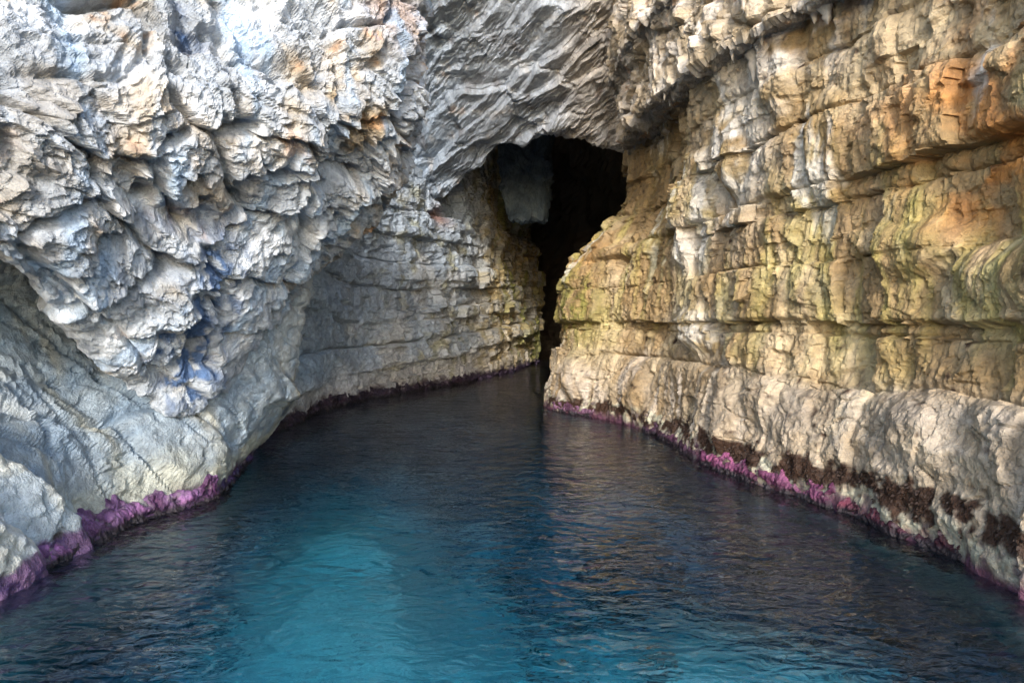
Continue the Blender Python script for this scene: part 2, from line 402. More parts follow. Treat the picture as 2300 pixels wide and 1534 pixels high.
# ------------------------------------------------------------------ back wall on the left of the passage
wall_b = tag(empty('wall_back', (-4.5, 22, 0)), 'grey blue bedded limestone wall running back into the cave', 'rock wall', 'structure')
b0 = [(-8, 13.3), (-6.3, 14.0), (-5.45, 15.5), (-5.3, 18.2), (-4.8, 21.3), (-3.8, 23.2), (-2.5, 25.9), (-1.0, 30.6), (0.1, 34.8), (1.7, 41.5)]
b3 = [(-8, 13.3), (-6.3, 14.0), (-5.5, 15.5), (-5.4, 18.2), (-4.9, 21.3), (-3.9, 23.3), (-2.6, 26.0), (-1.1, 30.6), (0.2, 34.9), (1.75, 41.5)]
b5 = [(-8, 13.3), (-6.1, 14.0), (-5.3, 15.5), (-5.2, 18.2), (-4.8, 21.3), (-3.85, 23.3), (-2.5, 26.2), (-1.2, 30.4), (-0.2, 34.6), (1.6, 41.5)]
b8 = [(-8, 13.3), (-6.0, 14.0), (-5.1, 15.5), (-5.0, 18.2), (-4.6, 21.3), (-3.7, 23.3), (-2.4, 26.3), (-1.15, 30.2), (-0.35, 33.8), (1.2, 41.5)]
rows = [zrow(14, b8), zrow(9.6, b8), zrow(7.3, b8), zrow(6.3, b5), zrow(4.8, b5), zrow(3.6, b3), zrow(2.2, b3), zrow(1, b0), zrow(0, b0), zrow(-1.0, b0), zrow(-2.6, b0)]
p = patch(rows, 450, 430, flip=True)
if p['N'][200, 230, 0] < 0: p['N'] *= -1
P, N, s = p['P'], p['N'], p['s']; x, y, z = P[..., 0], P[..., 1], P[..., 2]
LEV = [-9, -0.6, 0.62, 1.15, 1.85, 2.55, 3.0, 3.7, 4.6, 5.5, 6.4, 12]
PRO = [0, 0.06, 0.0, 0.16, 0.0, 0.08, 0.0, 0.12, 0.02, 0.1, 0.02]
GAP = [0, 0, 0.05, 0.06, 0.32, 0.12, 0.08, 0.16, 0.14, 0.10, 0.1, 0.1]
dip = -0.055 * (y - 26) - 0.9 * np.exp(-((y - 17.5) / 3.0) ** 2) * smooth(0.8, 3.5, z)
h, ids, bed, zz, dlo, dhi = bedded(p, LEV, PRO, GAP, 23, (0.9, 2.4), warp=0.08, dip=dip, jdepth=0.1)
far = smooth(20, 25, y)
LEV2 = [-9] + list(np.cumsum(np.random.default_rng(5).uniform(0.2, 0.55, 24)) - 0.6) + [16]
sub, sid, _, _, _, _ = bedded(p, LEV2, np.random.default_rng(6).normal(0, 0.03, len(LEV2) - 1), np.abs(np.random.default_rng(8).normal(0, 0.06, len(LEV2))), 24, (0.4, 1.4), warp=0.07, dip=dip, jdepth=0.08, roam=0.05, joff_=0.045, gw=0.04)
h = h * (0.7 + 0.7 * far) + sub * (0.12 + 0.85 * far)
f1, fh1, _ = facets(s + 0.2 * noise3(s * 1.5, z * 1.5, 0, 3), z, 0.9, 0.16, 0.22, 1.4, -0.12, 71, lip=0.05, groove=0.03, gw=0.025, soft=0.06)
f2, fh2, _ = facets(s, z + 0.1 * noise3(s * 3, z * 3, 0, 5), 0.34, 0.06, 0.35, 1.2, -0.12, 72, lip=0.12, groove=0.02, gw=0.018)
f3, fh3, _ = facets(s, z, 0.14, 0.02, 0.4, 1.0, 0, 73, lip=0.1)
calm = smooth(20.5, 17, y) * 0.6
h = h + (f1 + f2) * (1 - calm) + f3 * (1 - 0.5 * calm) + 0.18 * noise3(x * 0.45, y * 0.45, z * 0.45, 74) + 0.07 * noise3(s * 1.7, z * 0.8, 2, 75) + 0.03 * fbm(x * 3, y * 3, z * 3, 3, 76)
h = h + calm * 0.12 * noise3((s * 0.75 + z * 0.66) * 3.0, (z * 0.75 - s * 0.66) * 0.5, 0, 77)
V = P + N * h[..., None]
q1 = fbm(x * 0.5, y * 0.5, z * 0.5, 4, 80); q2 = fbm(x * 1.6, y * 1.6, z * 1.6, 4, 81); q3 = fbm(s * 1.5, z * 0.3, 0, 3, 82); q4 = fbm(x * 4, y * 4, z * 4, 3, 83)
c = np.zeros(P.shape, F) + np.array([0.40, 0.46, 0.53], F)
c = mixc(c, [0.55, 0.56, 0.56], smooth(-0.1, 0.7, q1 + 0.3 * q2))
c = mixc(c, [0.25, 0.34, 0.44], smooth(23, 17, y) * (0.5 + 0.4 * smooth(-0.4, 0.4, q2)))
c = mixc(c, [0.56, 0.54, 0.53], smooth(1.6, 0.6, zz) * 0.8)
c = mixc(c, [0.34, 0.33, 0.20], smooth(0.1, 0.7, q2) * far * 0.7)
c = mixc(c, [0.40, 0.31, 0.16], smooth(27, 32, y) * (0.55 + 0.45 * smooth(-0.3, 0.5, q2)))
c = mixc(c, [0.26, 0.25, 0.08], smooth(29, 33, y) * smooth(0.0, 0.6, q3))
c = mixc(c, [0.28, 0.10, 0.05], blob(P, at(985, 490, 26), (0.3, 1, 0.35)))
td = z + 0.12 * q2 + 0.06 * q4
c = mixc(c, [0.07, 0.05, 0.05], smooth(0.5, 0.25, td) * smooth(-0.2, 0.4, q4 + 0.1))
c = mixc(c, [0.05, 0.03, 0.06], smooth(0.3, 0.1, td))
c *= (0.92 + 0.25 * (_r(fh1, 8)[..., None] - 0.5) + 0.2 * (_r(fh2, 8)[..., None] - 0.5))
n = split(p, V - np.array(wall_b.location), ids, c, M_bed, wall_b, 'rock_block')
LOG('back wall blocks', n)
BACK = dict(P=P, N=N, V=V, s=s, flip=p['flip'])

# ------------------------------------------------------------------ foot of the left wall: smooth wet slabs under the overhang
wall_f = tag(empty('wall_foot', (-4.6, 9, 0)), 'smooth wet grey limestone foot of the left wall', 'rock wall', 'structure')
f0 = [(-7.5, 1.8), (-6.0, 3.0), (-4.9, 4.5), (-4.62, 6.1), (-4.66, 7.1), (-4.72, 7.7), (-4.55, 8.6), (-4.30, 9.3), (-4.28, 10.1), (-4.6, 11.6), (-5.3, 14.2), (-6.8, 16.5)]
f1_ = [(-7.5, 1.8), (-6.1, 3.1), (-5.3, 4.5), (-5.1, 6.3), (-5.2, 7.4), (-5.2, 8.2), (-4.85, 9.1), (-4.45, 9.7), (-4.22, 10.3), (-4.05, 11.5), (-4.2, 12.8), (-6.2, 15.5)]
f2_ = [(-8.5, 1.8), (-7, 2.8), (-6.0, 4.5), (-5.9, 6.5), (-5.8, 7.9), (-5.6, 8.9), (-5.1, 9.5), (-4.6, 10.0), (-4.2, 10.5), (-3.92, 11.5), (-3.98, 12.7), (-6.0, 15.3)]
f3_ = [(-8.5, 1.8), (-7, 2.8), (-6.9, 4.5), (-6.8, 6.7), (-6.5, 8.1), (-6.0, 9.2), (-5.3, 9.8), (-4.6, 10.3), (-4.1, 10.7), (-3.84, 11.5), (-3.87, 12.6), (-5.8, 15.3)]
f4_ = [(-8.5, 1.8), (-7, 2.8), (-6.9, 4.5), (-6.8, 6.9), (-6.5, 8.5), (-6.0, 9.6), (-5.2, 10.2), (-4.4, 10.6), (-3.8, 10.9), (-3.5, 11.7), (-3.6, 13.0), (-5.6, 15.3)]
rows = [zrow(5.5, f4_), zrow(4, f4_), zrow(2.6, f3_), zrow(1.8, f2_), zrow(1.0, f1_), zrow(0.35, [(a * .4 + c_ * .6, b * .4 + d * .6) for (a, b), (c_, d) in zip(f1_, f0)]), zrow(0, f0), zrow(-1.0, f0), zrow(-2.6, f0)]
p = patch(rows, 350, 370, flip=True)
if p['N'][170, 210, 0] < 0: p['N'] *= -1
P, N, s = p['P'], p['N'], p['s']; x, y, z = P[..., 0], P[..., 1], P[..., 2]
sw = s + 0.25 * noise3(s * 0.8, z * 0.8, 0, 90); zw = z + 0.2 * noise3(s * 0.9, z * 0.9, 4, 91)
h, bh, gapc = facets(sw, zw, 1.05, 0.20, 0.22, 1.5, -0.75, 92, groove=0.10, gw=0.07, soft=0.25)
f2, fh2, _ = facets(sw, zw, 0.36, 0.07, 0.30, 1.4, -0.7, 93, groove=0.02, gw=0.045, soft=0.2)
fc, _, _ = facets(sw, zw, 0.62, 0.0, 0.0, 1.9, -0.8, 89, groove=0.05, gw=0.045)
f3, fh3, _ = facets(s, z, 0.13, 0.04, 0.5, 1.2, -0.6, 94, groove=0.008, gw=0.01, soft=0.08)
rough_ = smooth(-0.1, 0.5, noise3(x * 0.8, y * 0.8, z * 0.8, 95))
h = h + fc + f2 * (0.5 + 0.5 * rough_) + f3 * (0.25 + 0.75 * rough_) + 0.06 * noise3(x * 0.7, y * 0.7, z * 0.7, 96) - 0.04 * smooth(0.35, 0.6, noise3(x * 6, y * 6, z * 6, 88)) + 0.02 * fbm(x * 4, y * 4, z * 4, 3, 97) + 0.05 * noise3(s * 2.6, z * 0.6, 1, 98)
h = h * (1 - 0.5 * np.exp(-((z - 0.05) / 0.25) ** 2))
V = P + N * h[..., None]
q1 = fbm(x * 0.6, y * 0.6, z * 0.6, 4, 100); q2 = fbm(x * 1.8, y * 1.8, z * 1.8, 4, 101); q3 = fbm(s * 2.2, z * 0.4, 0, 3, 102); q4 = fbm(x * 5, y * 5, z * 5, 3, 103)
c = np.zeros(P.shape, F) + np.array([0.31, 0.37, 0.42], F)
c = mixc(c, [0.46, 0.49, 0.50], smooth(-0.1, 0.7, q1 + 0.3 * q2))
c = mixc(c, [0.20, 0.28, 0.37], smooth(-0.2, 0.6, q2) * 0.75)
c = mixc(c, [0.34, 0.29, 0.16], smooth(0.25, 0.8, q3) * 0.8)
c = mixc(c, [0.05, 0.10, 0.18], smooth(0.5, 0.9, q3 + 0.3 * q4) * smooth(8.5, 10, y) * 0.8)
c = mixc(c, [0.50, 0.48, 0.36], smooth(0.75, 0.35, z + 0.2 * q2) * 0.7)
td = z + 0.10 * q2 + 0.05 * q4
c = mixc(c, [0.07, 0.05, 0.05], smooth(0.38, 0.22, td) * smooth(-0.1, 0.5, q4))
c = mixc(c, [0.08, 0.04, 0.09], smooth(0.26, 0.1, td))
c = mixc(c, [0.24, 0.27, 0.27], smooth(-0.2, -0.6, td))
c *= (0.92 + 0.22 * (_r(bh, 8)[..., None] - 0.5) + 0.15 * (_r(fh2, 8)[..., None] - 0.5))
n = split(p, V - np.array(wall_f.location), bh.astype(np.int64), c, M_slab, wall_f, 'rock_slab')
LOG('foot slabs', n)
FOOT = dict(P=P, N=N, V=V, s=s, flip=p['flip'])

# ------------------------------------------------------------------ left buttress: white craggy overhang
wall_l = tag(empty('wall_left', (-4, 9, 2)), 'white craggy limestone overhang hanging over the left side of the inlet', 'rock wall', 'structure')
colsL = [
 [(-350, -520, 5.9), (-350, -250, 5.5), (-350, 0, 5.3), (-350, 200, 5.2), (-350, 340, 5.3), (-350, 430, 5.5), (-350, 420, 5.7), (-350, 400, 7.5), (-350, 340, 9)],
 [(-20, -520, 7.2), (-20, -250, 6.6), (-20, 0, 6.3), (-10, 200, 6.1), (0, 380, 6.2), (0, 520, 6.4), (0, 580, 6.7), (15, 560, 8.6), (20, 500, 10)],
 [(220, -520, 8.2), (220, -250, 7.4), (220, 0, 7.1), (220, 240, 6.9), (210, 450, 7.2), (180, 640, 7.6), (170, 745, 8.2), (190, 735, 9.6), (200, 660, 11)],
 [(430, -520, 9.0), (430, -250, 8.2), (430, 0, 7.9), (430, 240, 7.6), (420, 480, 8.1), (380, 740, 8.7), (340, 905, 9.15), (350, 900, 10.2), (350, 850, 11.5)],
 [(640, -520, 9.8), (640, -250, 8.9), (640, 0, 8.6), (620, 240, 8.3), (570, 480, 8.9), (480, 740, 9.3), (430, 920, 9.45), (440, 905, 10.4), (450, 850, 11.5)],
 [(830, -520, 10.4), (830, -250, 9.5), (830, 0, 9.3), (800, 240, 9.2), (720, 450, 9.8), (590, 690, 10.2), (485, 880, 9.9), (500, 885, 10.9), (520, 820, 12)],
 [(925, -520, 11), (925, -250, 10), (922, 0, 9.9), (922, 230, 10.0), (845, 435, 11.0), (665, 650, 11.3), (560, 800, 10.9), (580, 820, 11.8), (590, 780, 12.6)],
 [(970, -520, 12.5), (965, -250, 11.5), (950, 0, 11.5), (930, 230, 11.8), (850, 430, 12.6), (672, 660, 12.6), (600, 800, 12.2), (610, 810, 12.8), (615, 760, 13.4)],
 [(990, -520, 16), (985, -250, 15.5), (960, 0, 15.2), (915, 210, 15), (835, 420, 15), (690, 640, 15), (640, 780, 14.5), (640, 780, 14.8), (640, 740, 15)],
]
colsL = [[(c_[0][0], -880 if j < 2 else (-720 if j == 2 else -570), c_[0][2] + (0.9 if j < 3 else 0.3))] + c_ for j, c_ in enumerate(colsL)]
colsL = [[(-850, q[1], q[2] - 0.75) for q in colsL[0]]] + colsL
rows = [[at(*colsL[j][i]) for j in range(len(colsL))] for i in range(10)]
p = patch(rows, 580, 580, flip=True)
if p['N'][280, 260, 1] > 0: p['N'] *= -1
P, N, s, t = p['P'], p['N'], p['s'], p['t']; x, y, z = P[..., 0], P[..., 1], P[..., 2]
# coordinates: a runs to the right along the face, b runs up
a = 0.7 * (x + y) + 0.22 * noise3(x * 0.9, y * 0.9, z * 0.9, 110) + 0.06 * noise3(x * 3, y * 3, z * 3, 111)
b = z + 0.4 * (x - y) * 0.7 + 0.22 * noise3(x * 0.9, y * 0.9, z * 0.9, 112) + 0.06 * noise3(x * 3, y * 3, z * 3, 113)
h, bh, gapc = facets(a, b, 0.95, 0.18, 0.25, 1.3, -0.35, 115, lip=0.04, groove=0.22, gw=0.07, soft=0.2)
big = noise3(x * 0.55, y * 0.55, z * 0.55, 120) * 0.22 + noise3(x * 1.3, y * 1.3, z * 1.3, 121) * 0.13
e1, eh1, _ = facets(a, b, 0.46, 0.14, 0.4, 1.1, -0.45, 131, lip=0.05, groove=0.05, gw=0.03, soft=0.10)
e2, eh2, _ = facets(a, b, 0.21, 0.10, 0.5, 1.0, -0.3, 132, lip=0.08, groove=0.03, gw=0.016, soft=0.10)
e3, eh3, _ = facets(a, b, 0.10, 0.055, 0.7, 1.1, -0.2, 133, lip=0.08, groove=0.012, gw=0.01)
e4, eh4, _ = facets(a, b, 0.045, 0.016, 0.7, 1.2, 0.2, 134, lip=0.1)
calm = smooth(0.1, 0.6, noise3(x * 0.7, y * 0.7, z * 0.7, 125)) * 0.65
face = np.clip(blob(P, at(600, 560, 9.6), (0.8, 1.2, 0.7)) + blob(P, at(250, 760, 8.3), (0.5, 0.8, 0.5)) + 0.8 * blob(P, at(560, 300, 8.2), (0.7, 0.7, 0.3)) + blob(P, at(560, 700, 10.0), (0.4, 0.8, 0.6)), 0, 1)
calm = np.maximum(calm, face * 0.85)
right_in = smooth(11.2, 12.2, y)
h = h * (1 - 0.5 * right_in) + big + (e1 * (1 - 0.6 * face) + e2 * (1 - 0.5 * calm) + e3 * (1 - 0.8 * calm) + e4 * (1 - 0.6 * calm)) * (1 - 0.45 * right_in) + 0.035 * fbm(x * 4, y * 4, z * 4, 3, 126, ridge=True)
# gully running down the face
h = h - 0.18 * smooth(0.38, 0.75, noise3(x * 1.25, y * 1.25, z * 1.6, 128)) - 0.16 * smooth(0.4, 0.7, noise3(x * 3.1, y * 3.1, z * 4, 129))
gul = np.zeros(z.shape, F)
for (u0, v0, d0, u1, v1, d1, wd, dp) in [(470, 520, 8.7, 440, 900, 9.4, 0.16, 0.28), (360, 760, 8.7, 350, 880, 9.0, 0.10, 0.2), (500, 560, 8.9, 480, 840, 9.6, 0.08, 0.22), (400, 20, 7.8, 420, 110, 7.7, 0.12, 0.22),
                                        (200, 260, 7.0, 330, 480, 7.8, 0.18, 0.30), (330, 480, 7.8, 640, 520, 9.2, 0.14, 0.25), (480, 285, 7.9, 560, 285, 8.2, 0.07, 0.3), (440, 90, 7.8, 700, 200, 8.7, 0.14, 0.3), (560, 400, 8.5, 660, 380, 9, 0.08, 0.25)]:
    A = at(u0, v0, d0).astype(F); B = at(u1, v1, d1).astype(F); AB = B - A
    k = np.clip(((P - A) @ AB) / float(AB @ AB), 0, 1)
    D = np.linalg.norm(P - A - k[..., None] * AB, axis=-1) + 0.10 * noise3(x * 3, y * 3, z * 3, 127)
    gul = np.maximum(gul, dp * np.exp(-np.clip(D / wd, 0, 9) ** 2))
edge = 1 - 0.55 * smooth(0.66, 0.78, np.linspace(0, 1, h.shape[0], dtype=F)[:, None])
h = (h - gul) * edge
V = P + N * h[..., None]
V[..., 2] -= 0.12 * np.clip(h - big, -0.2, 0.3)
q1 = fbm(x * 0.7, y * 0.7, z * 0.7, 4, 140); q2 = fbm(x * 1.8, y * 1.8, z * 1.8, 4, 141); q3 = fbm(s * 2.2, t * 0.5, 0, 3, 142); q4 = fbm(x * 5, y * 5, z * 5, 3, 143)
c = np.zeros(P.shape, F) + np.array([0.39, 0.425, 0.47], F)
c = mixc(c, [0.76, 0.79, 0.83], smooth(0.0, 0.6, q1 + 0.4 * q2))
c = mixc(c, [0.34, 0.30, 0.24], smooth(0.05, 0.8, q2 - 0.4 * q1) * 0.8)
c = mixc(c, [0.70, 0.74, 0.79], face * smooth(-0.5, 0.2, q2) * 0.8)
tan = blob(P, at(430, 350, 7.7), (1.0, 1, 0.5)) + blob(P, at(780, 240, 9.1), (0.8, 1, 0.7)) + 0.8 * blob(P, at(300, 300, 7.3), (0.4, 0.6, 0.6)) + 0.7 * blob(P, at(830, 340, 9.8), (0.5, 0.7, 0.4)) + 0.6 * blob(P, at(60, 560, 6.6), (0.6, 0.6, 0.4))
c = mixc(c, [0.40, 0.31, 0.20], np.clip(tan, 0, 1) * smooth(-0.5, 0.5, q2) * 0.85)
c = mixc(c, [0.48, 0.24, 0.10], smooth(0.55, 0.95, q2 + 0.3 * q4) * 0.6 + 0.5 * blob(P, at(880, 30, 9.7), (0.4, 1, 0.5)))
c = mixc(c, [0.36, 0.36, 0.36], blob(P, at(80, 200, 6.2), (0.9, 1, 0.9)) * smooth(-0.5, 0.5, q2))
blue = smooth(0.1, 0.7, q3 + 0.25 * q4) * 0.7
c = mixc(c, [0.33, 0.45, 0.60], blue)
stain = 1.3 * np.clip(gul / 0.22, 0, 1) * (blob(P, at(460, 720, 9.2), (0.9, 1.6, 1.5)) + blob(P, at(405, 60, 7.8), (0.3, 0.5, 0.35))) + 0.9 * blob(P, at(480, 590, 8.8), (0.30, 0.6, 0.4)) + 0.8 * blob(P, at(430, 880, 9.3), (0.3, 0.6, 0.35)) + 0.7 * blob(P, at(440, 740, 9.2), (0.22, 0.5, 0.6)) + 0.6 * blob(P, at(360, 800, 8.9), (0.15, 0.4, 0.3))
stain = stain + 0.8 * smooth(0.12, 0.4, noise3(0.7 * (x + y) * 4.2, z * 0.7, 3, 144) + 0.25 * q4) * np.clip(1.3 * blob(P, at(450, 740, 9.1), (0.75, 1.3, 1.3)), 0, 1)
c = mixc(c, [0.045, 0.10, 0.22], np.clip(stain * smooth(-0.35, 0.25, q4 + 0.4 * q2), 0, 1) * 0.92)
c *= (0.92 + 0.25 * (_r(eh1, 8)[..., None] - 0.5) + 0.18 * (_r(eh2, 8)[..., None] - 0.5))
n = split(p, V - np.array(wall_l.location), bh.astype(np.int64), c, M_crag, wall_l, 'rock_block')
LOG('left blocks', n)

# ------------------------------------------------------------------ cave roof
roof = tag(empty('ceiling', (-1, 15, 7)), 'grey platy rock roof sloping back over the inlet', 'cave roof', 'structure')
def zc(x, y): return 7.05 + 0.0 * y
rows = []
for yy in (13, 15, 16.5, 18, 19.5, 21, 22, 22.8, 23.6, 24.4, 25.2, 26, 27, 28.5):
    r = []
    for xx in (-9, -6, -4, -2.5, -1.2, 0, 1.0, 2.0, 3.5, 6):
        # the slab comes down to a lip in front of the dark chamber; behind it the roof climbs again
        lip_y = float(np.interp(xx, [-9, -2.3, -1.1, 0.76, 2.1, 3.5], [26.3, 25.4, 24.5, 23.3, 23.4, 23.7]))
        zz_ = 7.0 + 0.75 * (25.5 - min(yy, lip_y)) - 0.03 * (xx + 1) + min(1.7 * max(0.0, yy - lip_y), 3.5)
        r.append(np.array([xx, yy, zz_]))
    rows.append(r)
p = patch(rows, 430, 370)
if p['N'][200, 180, 2] > 0: p['N'] *= -1; p['flip'] = not p['flip']
P, N = p['P'], p['N']; x, y, z = P[..., 0], P[..., 1], P[..., 2]
ang = math.radians(132)
a = x + 0.25 * noise3(x * 0.7, y * 0.7, 0, 150) + 0.06 * noise3(x * 3, y * 3, 0, 151); b = 1.25 * y + 0.25 * noise3(x * 0.7, y * 0.7, 4, 152) + 0.06 * noise3(x * 3, y * 3, 4, 153)
h, bh, gapc = facets(a, b, 1.0, 0.24, 0.15, 1.9, ang, 155, lip=-0.16, groove=0.08, gw=0.05)
e1, eh1, _ = facets(a, b, 0.55, 0.12, 0.25, 2.6, ang, 156, lip=-0.24, groove=0.02, gw=0.03)
e2, eh2, _ = facets(a, b, 0.17, 0.04, 0.35, 2.6, ang, 157, lip=-0.28, groove=0.012, gw=0.015)
e3, eh3, _ = facets(a, b, 0.09, 0.02, 0.4, 2.0, ang, 158, lip=-0.25)
# thin stepped leaves of rock
st = (y * math.cos(ang) * -1 + x * math.sin(ang)) * 1.0 + 0.5 * noise3(x * 0.5, y * 0.5, 0, 161)
mk = 0.25 + 0.75 * smooth(-0.35, 0.4, noise3(x * 0.55, y * 0.55, z * 0.55, 162)); mk2 = 0.3 + 0.7 * smooth(-0.3, 0.4, noise3(x * 0.8, y * 0.8, z * 0.8, 163))
h = h + e1 * mk2 + e2 * mk + e3 * mk + 0.2 * noise3(x * 0.4, y * 0.4, 0, 159) + 0.05 * fbm(x * 1.6, y * 1.6, 0, 4, 160)
V = P + N * h[..., None]
q1 = fbm(x * 0.5, y * 0.5, z * 0.5, 4, 170); q2 = fbm(x * 1.6, y * 1.6, z, 4, 171); q4 = fbm(x * 4, y * 4, z, 3, 172)
c = np.zeros(P.shape, F) + np.array([0.37, 0.41, 0.47], F)
c = mixc(c, [0.36, 0.44, 0.54], smooth(-0.5, -3.5, x + 0.4 * q1) * 0.8)
c = mixc(c, [0.44, 0.37, 0.29], smooth(0.8, 2.6, x + 0.4 * q1) * 0.75)
c = mixc(c, [0.58, 0.57, 0.56], smooth(0.15, 0.8, q2) * 0.7)
c = mixc(c, [0.16, 0.15, 0.15], smooth(0.2, 0.8, -q2) * 0.7)
c = mixc(c, [0.32, 0.09, 0.03], np.clip(1.3 * blob(P, at(1232, 178, 12.9), (0.32, 0.8, 0.6)) * smooth(-0.5, 0.1, q4), 0, 1))
c = mixc(c, [0.34, 0.18, 0.10], smooth(0.6, 1.0, q2 + 0.3 * q4) * 0.4)
c = mixc(c, [0.16, 0.18, 0.05], blob(P, at(1150, 335, 19), (0.8, 2, 0.8)) * 0.8)
c *= (0.92 + 0.25 * (_r(eh1, 8)[..., None] - 0.5) + 0.25 * (_r(eh2, 8)[..., None] - 0.5))
n = split(p, V - np.array(roof.location), bh.astype(np.int64), c, M_roof, roof, 'rock_plate')
LOG('roof plates', n)

# ------------------------------------------------------------------ stepped ledge along the roof on the right
ledge = tag(empty('rock_ledge', (2.6, 12.5, 7)), 'stepped overhanging ledge of pale broken rock where the right wall meets the roof', 'rock ledge', 'structure')
prof = [  # (metres out from the wall line, height)
    (-0.9, 7.15), (0.0, 7.0), (0.7, 6.95), (1.06, 6.95), (1.10, 6.99), (1.10, 7.3), (1.08, 7.8), (1.1, 8.2), (1.3, 8.45), (1.42, 8.5), (1.45, 8.6), (1.40, 9.2), (1.3, 10.0), (1.2, 11.5), (0.8, 14)]
path = [(5.5, 6.5, 0.5), (5.15, 8.0, 0.5), (4.75, 9.6, 0.55), (4.2, 11.2, 0.6), (3.85, 13.0, 0.6), (3.6, 15.0, 0.65), (3.7, 16.8, 0.8), (4.0, 18.6, 0.9), (4.6, 21.0, 0.9)]
rows = []
for (o_, zz_) in prof:
    r = []
    for i, (xx, yy, wdt) in enumerate(path):
        q = path[min(i + 1, len(path) - 1)]; o2 = path[max(i - 1, 0)]
        tx, ty = q[0] - o2[0], q[1] - o2[1]; L_ = math.hypot(tx, ty)
        nx, ny = -ty / L_, tx / L_
        r.append(np.array([xx + nx * o_ * wdt, yy + ny * o_ * wdt, zz_ + 0.05 * (yy - 11)]))
    rows.append(r)
p = patch(rows, 300, 370)
if p['N'][50, 180, 2] > 0: p['N'] *= -1; p['flip'] = not p['flip']
P, N, s, t = p['P'], p['N'], p['s'], p['t']; x, y, z = P[..., 0], P[..., 1], P[..., 2]
a = s + 0.12 * noise3(s * 1.2, t * 1.2, 0, 180) + 0.05 * noise3(s * 4, t * 4, 0, 181); b = t + 0.12 * noise3(s * 1.2, t * 1.2, 4, 182)
h, bh, gapc = facets(a, b, 0.85, 0.24, 0.2, 1.1, 0.1, 185, groove=0.12, gw=0.05, soft=0.06)
e1, eh1, _ = facets(a, b, 0.40, 0.14, 0.35, 0.6, 0.1, 186, groove=0.03, gw=0.03, soft=0.06)
e2, eh2, _ = facets(a, b, 0.17, 0.045, 0.4, 0.6, 0.1, 187, groove=0.014, gw=0.016, soft=0.08)
e3, eh3, _ = facets(a, b, 0.08, 0.018, 0.5, 0.8, 0.0, 188)
upr = smooth(0.8, 0.2, np.abs(N[..., 2]))
h = h + e1 * (0.5 + 0.5 * upr) + e2 + e3 + 0.14 * noise3(x * 0.8, y * 0.8, z * 0.8, 189) + upr * 0.10 * noise3(s * 3.2, z * 0.5, 0, 190) + 0.03 * fbm(x * 4, y * 4, z * 4, 3, 191)
V = P + N * h[..., None]
q1 = fbm(x * 0.6, y * 0.6, z * 0.6, 4, 195); q2 = fbm(x * 1.9, y * 1.9, z * 1.9, 4, 196); q4 = fbm(x * 5, y * 5, z * 5, 3, 197)
c = np.zeros(P.shape, F) + np.array([0.44, 0.355, 0.25], F)
c = mixc(c, [0.66, 0.60, 0.53], smooth(-0.2, 0.5, q2 + 0.3 * q1) * upr * 0.9)
c = mixc(c, [0.30, 0.285, 0.27], (1 - upr) * 0.75)
c = mixc(c, [0.26, 0.20, 0.12], smooth(0.1, 0.8, -q2) * 0.6)
c = mixc(c, [0.52, 0.27, 0.11], smooth(0.45, 0.9, q2 + 0.4 * q4) * 0.6)
c *= (0.92 + 0.3 * (_r(eh1, 8)[..., None] - 0.5) + 0.25 * (_r(eh2, 8)[..., None] - 0.5))
V_ledge, N_ledge = V, N
n = split(p, V - np.array(ledge.location), bh.astype(np.int64), c, M_roof, ledge, 'rock_block')
LOG('ledge blocks', n)

# ------------------------------------------------------------------ dark inner chamber and the mass of the cliff above
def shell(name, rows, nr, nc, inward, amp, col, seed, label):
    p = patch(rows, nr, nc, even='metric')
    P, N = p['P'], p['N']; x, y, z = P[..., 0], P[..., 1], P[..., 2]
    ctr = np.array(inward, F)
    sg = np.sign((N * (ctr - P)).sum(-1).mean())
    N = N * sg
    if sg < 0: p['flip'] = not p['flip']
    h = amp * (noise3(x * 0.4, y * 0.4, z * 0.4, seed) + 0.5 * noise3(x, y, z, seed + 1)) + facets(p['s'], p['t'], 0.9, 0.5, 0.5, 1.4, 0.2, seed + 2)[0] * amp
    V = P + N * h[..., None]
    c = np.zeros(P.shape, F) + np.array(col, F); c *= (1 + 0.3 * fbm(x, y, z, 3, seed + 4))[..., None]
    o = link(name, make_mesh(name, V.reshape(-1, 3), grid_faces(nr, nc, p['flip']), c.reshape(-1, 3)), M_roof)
    return tag(o, label, 'rock', 'structure')
U = [(9, 17.5), (8, 24), (7, 34), (5, 44), (1, 52), (-4, 48), (-7, 38), (-8, 28), (-9, 14)]
sc_ = lambda f: [((a - 0) * f, 30 + (b - 30) * f) for a, b in U]
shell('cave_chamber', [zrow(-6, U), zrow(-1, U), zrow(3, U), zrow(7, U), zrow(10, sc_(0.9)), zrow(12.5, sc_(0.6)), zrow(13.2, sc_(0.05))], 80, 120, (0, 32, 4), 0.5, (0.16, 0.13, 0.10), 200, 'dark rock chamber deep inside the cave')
cl = [(-60, 14), (-30, 8), (-13, 3.5), (-8, 4.5), (-5.5, 9), (-3, 13), (1, 14), (4, 11.5), (6.5, 6), (10, 3), (30, 6), (60, 12)]
up_ = lambda dy, z: [np.array([a, b + dy, z + 8.5 * float(smooth(7.5, 3.5, np.array(abs(a)))) * max(0.0, (16.5 - z) / 9.5)]) for a, b in cl]
rows = [up_(0.3, 7.0), up_(0.0, 9.0), up_(-0.1, 10.5), up_(0.6, 14), up_(1.6, 19), up_(5, 24), up_(14, 27), up_(50, 29)]
shell('cliff', rows, 70, 160, (0, -20, 14), 0.5, (0.42, 0.39, 0.34), 220, 'limestone cliff rising above the mouth of the cave')
